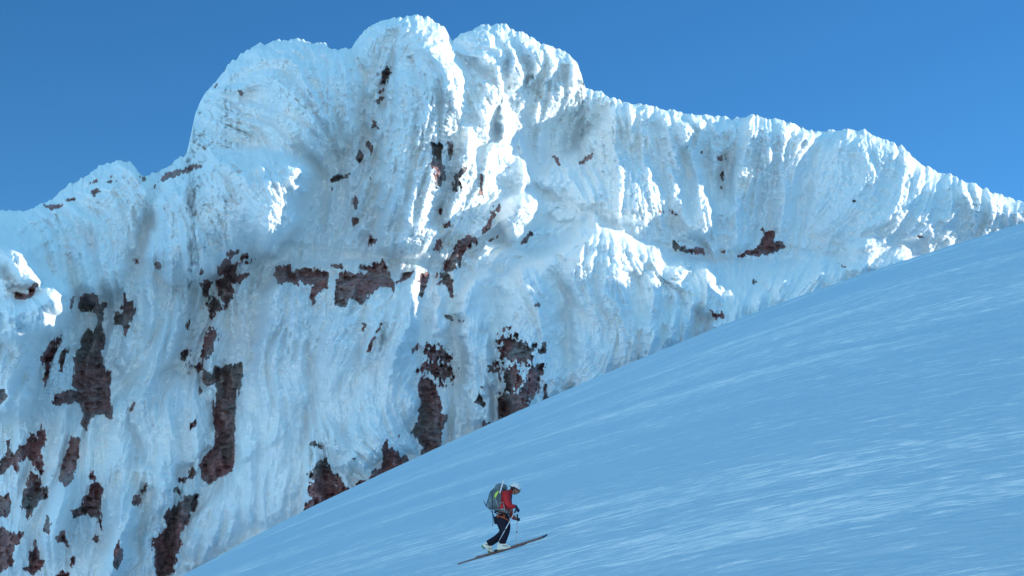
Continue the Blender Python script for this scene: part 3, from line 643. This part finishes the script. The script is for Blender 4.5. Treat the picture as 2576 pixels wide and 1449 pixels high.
def bm_me(bm, bevel=0):
    if bevel: bmesh.ops.bevel(bm, geom=bm.edges[:], offset=bevel, segments=2, affect='EDGES', profile=.6)
    bmesh.ops.recalc_face_normals(bm, faces=bm.faces); me = bpy.data.meshes.new('m'); bm.to_mesh(me); bm.free(); return me
def prism(bm, side, y0, y1):
    """side outline (list of Vectors in the x-z plane) given thickness y0..y1"""
    a = [bm.verts.new((p.x, y0, p.z)) for p in side]; b = [bm.verts.new((p.x, y1, p.z)) for p in side]
    bm.faces.new(a); bm.faces.new(b[::-1]); n = len(side)
    for i in range(n): bm.faces.new((a[i], b[i], b[(i + 1) % n], a[(i + 1) % n]))
def tube(bm, P, r, seg=10):
    rings = []
    for i, p in enumerate(P):
        d = (P[min(i + 1, len(P) - 1)] - P[max(i - 1, 0)]).normalized(); u = d.orthogonal().normalized(); v_ = d.cross(u)
        rr = r[i] if isinstance(r, (list, tuple)) else r
        rings.append([bm.verts.new(p + (u * math.cos(2 * math.pi * k / seg) + v_ * math.sin(2 * math.pi * k / seg)) * rr) for k in range(seg)])
    for a, b in zip(rings[:-1], rings[1:]):
        for k in range(seg): bm.faces.new((a[k], a[(k + 1) % seg], b[(k + 1) % seg], b[k]))
    bm.faces.new(rings[0][::-1]); bm.faces.new(rings[-1])
def tube_me(P, r, seg=10): bm = bmesh.new(); tube(bm, P, r, seg); return bm_me(bm)
def ball(bm, c, r, sc=(1, 1, 1), rot=None, keep=None, seg=20):
    n0 = len(bm.verts); ret = bmesh.ops.create_uvsphere(bm, u_segments=seg, v_segments=seg // 2 + 2, radius=r)
    M = (rot or Matrix.Identity(3))
    if keep:
        dele = [v for v in ret['verts'] if not keep(v.co / r)]; bmesh.ops.delete(bm, geom=dele, context='VERTS')
    for v in [v for v in ret['verts'] if v.is_valid]: v.co = M @ Vector((v.co.x * sc[0], v.co.y * sc[1], v.co.z * sc[2])) + c

M_RED = mat('red_shell_fabric', (.40, .012, .016), .6, .3, bump=(25, .012), var=(6, .25))
M_BLK = mat('black_trouser_fabric', (.010, .010, .022), .75, .2, bump=(20, .012))
M_SKIN = mat('sunburnt_skin', (.34, .17, .12), .6, .3)
M_HAIR = mat('dark_hair', (.02, .015, .012), .7)
M_HELM = mat('white_helmet_plastic', (.62, .65, .66), .4, .4)
M_GLOVE = mat('navy_glove', (.018, .024, .07), .7, .2)
M_BOOT = mat('white_boot_shell', (.68, .70, .62), .4, .4)
M_SOLE = mat('green_boot_sole', (.14, .22, .09), .7)
M_PACK = mat('grey_pack_nylon', (.11, .155, .18), .7, .25, bump=(16, .02), var=(5, .22))
M_PACKD = mat('dark_pack_trim', (.03, .045, .07), .7)
M_STRAP = mat('pale_webbing', (.38, .42, .40), .7)
M_LIME = mat('lime_cord', (.50, .75, .12), .6)
M_ORG = mat('orange_webbing', (.45, .09, .02), .6)
M_METAL = mat('grey_aluminium', (.42, .47, .52), .35, .5, .6)
M_POLE = mat('pale_pole_alloy', (.62, .64, .70), .35, .5, .3)
M_DARK = mat('black_plastic', (.015, .018, .03), .5)
M_SKI = mat('brown_ski_topsheet', (.19, .09, .07), .45, .4, var=(9, .25))
M_TIP = mat('dark_ski_tip', (.02, .03, .08), .5)

# body (one mesh: trunk, limbs, hands inside the gloves, head with face)
head_c = L_(652, 262, 0)
HR = Matrix.Rotation(R(24), 3, 'Y')                                      # head tipped forward
nodes = [(L_(455, 625), .115), (L_(470, 540), .115), (L_(500, 440), .125), (L_(532, 350), .12), (L_(572, 300), .058), (L_(612, 272), .055),
         (L_(515, 345, -.16), .062), (L_(566, 535, -.24), .044), (L_(650, 520, -.20), .032), (L_(682, 575, -.2), .034),
         (L_(545, 350, .16), .062), (L_(590, 600, .2), .044), (L_(655, 668, .13), .032), (L_(686, 690, .12), .034),
         (L_(470, 660, -.09), .095), (L_(532, 850, -.1), .062), (L_(462, 1040, -.1), .045), (L_(470, 1105, -.1), .04), (L_(545, 1098, -.1), .03),
         (L_(455, 665, .09), .095), (L_(488, 878, .09), .062), (L_(275, 1040, .1), .045), (L_(245, 1080, .1), .04), (L_(312, 1155, .1), .03)]
edges = [(0, 1), (1, 2), (2, 3), (3, 4), (4, 5), (3, 6), (6, 7), (7, 8), (8, 9), (3, 10), (10, 11), (11, 12), (12, 13),
         (0, 14), (14, 15), (15, 16), (16, 17), (17, 18), (0, 19), (19, 20), (20, 21), (21, 22), (22, 23)]
bm = bmesh.new(); bm.from_mesh(skin_me(nodes, edges, 2))
n0 = len(bm.verts)
ball(bm, Vector((0, 0, 0)), .102, (1.0, .78, 1.18), seg=28)
bm.verts.ensure_lookup_table()
for v in bm.verts[n0:]:
    x, y, z = v.co
    f = max(0, x / .1)
    if z < -.02: v.co.x += .012 * f; v.co.y *= 1 - .25 * min(1, (-z - .02) / .09)       # jaw
    g = math.exp(-((y / .012) ** 2 + ((z + .012) / .022) ** 2)) * (x > 0); v.co.x += .026 * g   # nose
    g = math.exp(-(((abs(y) - .032) / .014) ** 2 + ((z - .012) / .012) ** 2)) * (x > 0); v.co.x -= .012 * g  # eye sockets
    g = math.exp(-((y / .03) ** 2 + ((z + .05) / .007) ** 2)) * (x > 0); v.co.x += .006 * g     # lips
    g = math.exp(-((y / .03) ** 2 + ((z - .03) / .01) ** 2)) * (x > 0); v.co.x += .006 * g      # brow
    v.co = HR @ v.co + head_c
for sy in (-1, 1): ball(bm, head_c + HR @ Vector((-.012, sy * .080, -.01)), .026, (.7, .35, 1.1), seg=10)   # ears
person = link('person', bm_me(bm), M_SKIN, loc=SK)
tag(person, 'skier in red jacket, black trousers and white helmet striding uphill to the right', 'person')

# clothing and kit worn
nj = [(L_(450, 585), (.155, .15)), (L_(470, 520), (.15, .135)), (L_(500, 430), (.17, .145)), (L_(530, 352), (.165, .125)), (L_(578, 300), .085),
      (L_(512, 350, -.17), .092), (L_(535, 450, -.24), .082), (L_(575, 545, -.26), .074), (L_(652, 520, -.21), .052),
      (L_(545, 350, .16), .09), (L_(575, 500, .23), .075), (L_(585, 625, .21), .07), (L_(655, 672, .14), .052)]
link('jacket', skin_me(nj, [(0, 1), (1, 2), (2, 3), (3, 4), (3, 5), (5, 6), (6, 7), (7, 8), (3, 9), (9, 10), (10, 11), (11, 12)]), M_RED, person)
link('collar', tube_me([L_(575, 312), L_(590, 290), L_(606, 275)], [.085, .074, .07], 16), M_RED, person)
link('zip', tube_me([L_(612, 325, -.055), L_(604, 370, -.10), L_(590, 418, -.13)], .007, 6), M_STRAP, person)
nt_ = [(L_(458, 625), (.18, .165)), (L_(474, 680, -.08), .165), (L_(502, 765, -.1), .145), (L_(532, 850, -.1), .106), (L_(490, 960, -.1), .1), (L_(462, 1035, -.1), .1), (L_(460, 1066, -.1), .1),
       (L_(450, 685, .09), .16), (L_(470, 780, .1), .135), (L_(484, 880, .1), .1), (L_(380, 970, .1), .095), (L_(275, 1035, .1), .095), (L_(250, 1050, .1), .095)]
link('trousers', skin_me(nt_, [(0, 1), (1, 2), (2, 3), (3, 4), (4, 5), (5, 6), (0, 7), (7, 8), (8, 9), (9, 10), (10, 11), (11, 12)]), M_BLK, person)
# helmet: shell cut along the brow, with vents, rim and chin strap
bm = bmesh.new(); HH = Matrix.Rotation(R(30), 3, 'Y')
ball(bm, head_c + Vector((.0, 0, .035)), .128, (1.06, .86, .98), HH, keep=lambda c: c.z > -.12 + .25 * max(0, -c.x) * -1, seg=32)
helm = link('helmet', bm_me(bm), M_HELM, person)
so = helm.modifiers.new('thick', 'SOLIDIFY'); so.thickness = .014; so.offset = 1
for a, b in ((62, 30), (20, 42), (140, 30)):
    for sy in (-1, 1):
        th, ph = R(a), R(b); d = Vector((math.cos(th) * math.sin(ph + .5), sy * .62, abs(math.sin(th)) * .6)).normalized()
        bm = bmesh.new(); ball(bm, head_c + Vector((0, 0, .035)) + HH @ Vector((d.x * .137, d.y * .112, d.z * .127)), .013, (1.8, .8, .9), seg=8)
        link('vent', bm_me(bm), M_DARK, helm)
ring = [head_c + Vector((0, 0, .035)) + HH @ Vector((math.cos(t) * .135, math.sin(t) * .111, -.02)) for t in np.linspace(0, 2 * math.pi, 25)]
link('helmet_rim', tube_me(ring, .010, 6), M_DARK, helm)
link('chin_strap', tube_me([head_c + HR @ Vector(p) for p in ((-.03, -.088, .03), (.0, -.085, -.04), (.04, -.05, -.115), (.05, 0, -.128), (.04, .05, -.115), (0, .085, -.04), (-.03, .088, .03))], .006, 6), M_DARK, helm)
bm = bmesh.new()
for sy in (-1, 1): ball(bm, head_c + HR @ Vector((.092, sy * .033, .014)), .026, (.45, 1.05, .8), HR, seg=12)
tube(bm, [head_c + HR @ Vector(p) for p in ((.09, -.06, .018), (.05, -.084, .016), (-.03, -.088, .012))], .006, 6)
tube(bm, [head_c + HR @ Vector(p) for p in ((.09, .06, .018), (.05, .084, .016), (-.03, .088, .012))], .006, 6)
link('sunglasses', bm_me(bm), M_DARK, person)
bm = bmesh.new(); ball(bm, head_c + HR @ Vector((-.03, 0, -.005)), .098, (.9, .86, .95), HR, keep=lambda c: c.x < .1 and c.z > -.75, seg=20)
link('hair', bm_me(bm), M_HAIR, person)

def glove(wrist, palm, grip_dir, side):
    """palm with cuff, four unequal curled fingers and a thumb closing round the grip"""
    ax = (palm - wrist).normalized(); gd = grip_dir.normalized(); out = gd.cross(ax).normalized()
    nodes = [(wrist - ax * .03, .047), (wrist + ax * .01, .040), (palm, (.042, .036))]; ed = [(0, 1), (1, 2)]
    fw = ax.copy()
    for k, ln in enumerate((.9, 1.0, .95, .75)):
        base = palm + gd * (.030 - .020 * k) + ax * .012 - out * side * .012; i = len(nodes)
        nodes += [(base, .0125), (base + fw * .040 * ln, .0125), (base + fw * .052 * ln + out * side * .030, .0115), (base + fw * .022 + out * side * .045 * ln, .010)]
        ed += [(2, i), (i, i + 1), (i + 1, i + 2), (i + 2, i + 3)]
    tb = palm - ax * .02 + gd * .025; i = len(nodes)
    nodes += [(tb + out * side * .02, .014), (tb + out * side * .04 + ax * .025, .0125), (tb + out * side * .042 + ax * .048 - gd * .01, .011)]
    ed += [(2, i), (i, i + 1), (i + 1, i + 2)]
    return link('glove', skin_me(nodes, ed, 1), M_GLOVE, person)
near_top, near_tip = L_(668, 572, -.235), L_(408, 1048, -.24)
far_top, far_tip = L_(684, 640, .115), L_(666, 1100, .13)
glove(L_(655, 522, -.21), L_(685, 572, -.225), near_top - near_tip, 1)
glove(L_(655, 672, .14), L_(684, 682, .128), far_top - far_tip, -1)

def boot(side, y, label=None):
    sh, so_, cuff, buck = side
    bm = bmesh.new(); prism(bm, [L_(*p) for p in sh], y - .048, y + .048); b = link('boot', bm_me(bm, .012), M_BOOT, person)
    for q, nm in zip(so_, ('heel_sole', 'toe_sole')):
        bm = bmesh.new(); prism(bm, [L_(*p) for p in q], y - .043, y + .043); link(nm, bm_me(bm, .005), M_SOLE, b)
    for p0, p1 in buck: link('buckle', tube_me([L_(*p0, y + .052), L_(*p0, y - .053), L_(*p1, y - .053), L_(*p1, y + .052)], .008, 6), M_DARK, b)
boot(([(392, 1090), (408, 1035), (448, 1022), (505, 1045), (520, 1070), (572, 1088), (590, 1104), (575, 1122), (500, 1138), (398, 1148), (385, 1125)],
      [[(392, 1148), (450, 1138), (455, 1160), (396, 1174)], [(500, 1138), (592, 1108), (590, 1122), (505, 1148)]], None, [((430, 1050), (500, 1060)), ((470, 1090), (540, 1092))]), -.1)
boot(([(200, 1030), (245, 1020), (305, 1060), (315, 1085), (335, 1145), (330, 1170), (308, 1168), (255, 1130), (190, 1085), (185, 1060)],
      [[(163, 1070), (178, 1062), (212, 1098), (205, 1118), (176, 1095)], [(255, 1132), (330, 1168), (328, 1190), (300, 1188), (256, 1164)]], None, [((222, 1050), (285, 1072)), ((262, 1110), (318, 1120))]), .1)

# harness: waist belt, leg loop, slings
def loop(c, ax, r1, r2, n=20):
    ax = ax.normalized(); u = Vector((0, 1, 0)); v_ = ax.cross(u).normalized()
    return [c + u * r2 * math.cos(t) + v_ * r1 * math.sin(t) for t in np.linspace(0, 2 * math.pi, n)]
har = link('harness', tube_me(loop(L_(455, 612), Vector((.2, 0, 1)), .178, .168), .017, 8), M_DARK, person)
link('leg_loop', tube_me(loop(L_(474, 690, -.085), Vector((.45, 0, 1)),   .168, .165), .016, 8), M_ORG, har)
link('leg_loop', tube_me(loop(L_(450, 695, .09), Vector((-.2, 0, 1)), .164, .160), .016, 8), M_ORG, har)
bm = bmesh.new()
tube(bm, [L_(455, 625, -.165), L_(420, 660, -.245), L_(395, 690, -.235)], .016, 6); tube(bm, [L_(470, 630, -.17), L_(495, 660, -.25), L_(502, 700, -.255), L_(480, 675, -.255)], .014, 6)
link('sling', bm_me(bm), M_ORG, har)
bm = bmesh.new()
for q in (((520, 600), (545, 640), (570, 680), (575, 640)), ((500, 590), (515, 630), (530, 610)), ((560, 600), (572, 640), (568, 600))): tube(bm, [L_(a, b, -.19 + .01 * i) for i, (a, b) in enumerate(q)], .0065, 6)
link('gear_rack', bm_me(bm), M_STRAP, har)

# backpack
npk = [(L_(345, 560), (.075, .12)), (L_(338, 505), (.135, .15)), (L_(345, 430), (.165, .165)), (L_(372, 340), (.158, .165)), (L_(412, 275), (.135, .155)), (L_(470, 250), (.085, .12))]
pack = link('backpack', skin_me(*[(npk), [(i, i + 1) for i in range(5)]]), M_PACK, loc=SK)
tag(pack, 'bulging grey green backpack on the back of the skier in red', 'backpack')
link('lid', skin_me([(L_(360, 262), (.055, .10)), (L_(415, 236), (.075, .13)), (L_(480, 238), (.065, .12)), (L_(540, 256), (.03, .08))], [(0, 1), (1, 2), (2, 3)]), M_PACK, pack)
link('back_panel', skin_me([(L_(440, 300), (.05, .14)), (L_(440, 400), (.055, .14)), (L_(420, 500), (.06, .15)), (L_(440, 560), (.05, .14))], [(0, 1), (1, 2), (2, 3)]), M_PACK, pack)
link('trim', tube_me([L_(344, 246), L_(298, 290), L_(276, 350), L_(262, 410), L_(240, 470), L_(244, 520)], .013, 6), M_PACKD, pack)
bm = bmesh.new(); tube(bm, [L_(320, 300, -.15), L_(318, 400, -.175), L_(322, 480, -.165), L_(325, 560, -.13)], .009, 6)
tube(bm, [L_(325, 280, -.13), L_(375, 285, -.165), L_(405, 300, -.16)], .006, 6)
link('compression_strap', bm_me(bm), M_PACKD, pack)
bm = bmesh.new(); tube(bm, [L_(360, 405, -.172), L_(375, 440, -.175), L_(392, 500, -.16), L_(398, 550, -.14)], .008, 6); tube(bm, [L_(432, 478, -.15), L_(482, 458, -.19), L_(490, 520, -.2), L_(500, 580, -.19)], .011, 6)
tube(bm, [L_(500, 585, -.19), L_(470, 560, -.17), L_(420, 560, -.15)], .012, 6); tube(bm, [L_(275, 445, -.12), L_(330, 420, -.175), L_(365, 410, -.175)], .006, 6)
link('webbing', bm_me(bm), M_STRAP, pack)
link('shoulder_strap', tube_me([L_(470, 260, -.12), L_(510, 276, -.14), L_(560, 300, -.14), L_(600, 360, -.135), L_(590, 420, -.14), L_(540, 480, -.15)], .016, 8), M_PACKD, pack)
link('shoulder_strap', tube_me([L_(470, 260, .12), L_(510, 276, .14), L_(560, 300, .14), L_(600, 360, .135), L_(590, 420, .14), L_(540, 480, .15)], .016, 8), M_PACKD, pack)
link('hip_belt', tube_me(loop(L_(448, 575), Vector((.25, 0, 1)), .180, .172), .022, 8), M_PACK, pack)
bm = bmesh.new(); random.seed(3)
for k in range(9):
    a, b = random.uniform(352, 372), random.uniform(385, 402); tube(bm, [L_(a, b - 5, -.172), L_(a + 14 + random.uniform(-4, 8), 350 + random.uniform(-12, 12), -.188), L_(402 + random.uniform(-8, 8), 300 + random.uniform(-6, 20), -.178)], .011, 6)
link('cord_bundle', bm_me(bm), M_LIME, pack)
bm = bmesh.new(); tube(bm, [L_(322, 560, .02), L_(325, 640, .02), L_(332, 720, .02), L_(326, 795, .02)], .007, 6)
link('loose_strap', bm_me(bm), M_PACKD, pack)

# snow picket in the side pocket, ice axe on the back of the pack
bm = bmesh.new(); prism(bm, [L_(418, 330), L_(436, 336), L_(496, 140), L_(488, 128), L_(478, 132)], -.172, -.160); 
pk = link('snow_picket', bm_me(bm, .002), M_METAL, loc=SK); tag(pk, 'flat grey metal snow picket sticking up from the side of the backpack', 'snow picket')
axe = link('ice_axe', tube_me([L_(275, 545, -.05), L_(315, 585, -.05), L_(338, 650, -.05), L_(356, 722, -.05)], [.013, .013, .012, .008], 8), M_PACKD, loc=SK)
tag(axe, 'dark ice axe hanging below the backpack with its pick pointing back', 'ice axe')
link('pick', tube_me([L_(278, 548, -.05), L_(240, 512, -.05), L_(212, 470, -.05), L_(191, 424, -.05)], [.014, .013, .010, .004], 6), M_PACKD, axe)

# ski poles
def pole(top, tip, label, kf):
    d = (tip - top).normalized(); p = link('ski_pole', tube_me([top, top + (tip - top) * kf, top + (tip - top) * (kf + .01), tip], [.0115, .0115, .009, .007], 10), M_POLE, loc=SK)
    tag(p, label, 'ski pole', 'the two ski poles')
    link('grip', tube_me([top - d * .05, top - d * .03, top + d * .05, top + d * .11], [.014, .019, .016, .013], 10), M_DARK, p)
    a = top + (tip - top) * kf; link('joint', tube_me([a - d * .016, a - d * .01, a + d * .01, a + d * .016], [.012, .018, .018, .012], 10), M_DARK, p)
    b = tip - d * .05; bk = bmesh.new(); tube(bk, [b - d * .01, b, b + d * .008], [.012, .05, .045], 14); link('basket', bm_me(bk), M_DARK, p)
    st = top - d * .04; link('wrist_strap', tube_me([st, st + Vector((-.045, -.01, -.03)), st + Vector((-.075, -.01, -.09)), st + Vector((-.04, -.01, -.12)), st + Vector((-.01, 0, -.08))], .006, 6), M_PACKD, p)
pole(near_top, near_tip, 'ski pole in the near hand, slanting back across the leg', .62)
pole(far_top, far_tip, 'ski pole in the far hand, standing nearly upright ahead of the boots', .50)

# skis, edged into the slope
def ski(toe, y, label):
    sl = .312; dr = Vector((1, 0, sl)).normalized(); up = Vector((-sl, 0, 1)).normalized()
    roll = Matrix.Rotation(R(27), 3, dr); lat = roll @ Vector((0, 1, 0)); up = roll @ up
    root = bpy.data.objects.new('ski', None); COL.objects.link(root); root.location = SK + toe; tag(root, label, 'ski', 'the pair of touring skis')
    S_ = np.linspace(-.86, .97, 40); wd = [.045 + .012 * abs((a - .05) / .9) ** 2 for a in S_]
    wd[-1] = .018; wd[-2] = .036; wd[-3] = .047; wd[0] = .035
    def surf(a, t, k): 
        rise = .03 * max(0, (a - .74) / .23) ** 2
        return dr * a + lat * t + up * (rise + k)
    def board(i0, i1, name, m, par):
        bm = bmesh.new(); rows = [[bm.verts.new(surf(S_[i], t * wd[i], k)) for t, k in ((-1, 0), (1, 0), (1, .022), (-1, .022))] for i in range(i0, i1)]
        for a, b in zip(rows[:-1], rows[1:]):
            for k in range(4): bm.faces.new((a[k], b[k], b[(k + 1) % 4], a[(k + 1) % 4]))
        bm.faces.new(rows[0]); bm.faces.new(rows[-1][::-1]); o = link(name, bm_me(bm), m, par); o.data.polygons.foreach_set('use_smooth', np.zeros(len(o.data.polygons), dtype=bool)); return o
    bd = board(0, 37, 'board', M_SKI, root); board(36, 40, 'tip', M_TIP, bd)
    for nm, a0, a1, hgt in (('toe_binding', -.045, .04, .035), ('heel_binding', -.36, -.27, .045)):
        bm = bmesh.new(); c = [surf(a, t, k) for a in (a0, a1) for t in (-.03, .03) for k in (.022, .022 + hgt * (1 if a < a1 else .6))]
        v = [bm.verts.new(p) for p in c]
        for f in ((0, 1, 3, 2), (4, 6, 7, 5), (0, 4, 5, 1), (2, 3, 7, 6), (0, 2, 6, 4), (1, 5, 7, 3)): bm.faces.new([v[i] for i in f])
        link(nm, bm_me(bm, .004), M_DARK, root)
ski(L_(566, 1120, -.1), -.1, 'leading brown ski with dark tip under the flat front boot')
ski(L_(318, 1192, .1), .1, 'trailing brown ski under the boot with its heel lifted')
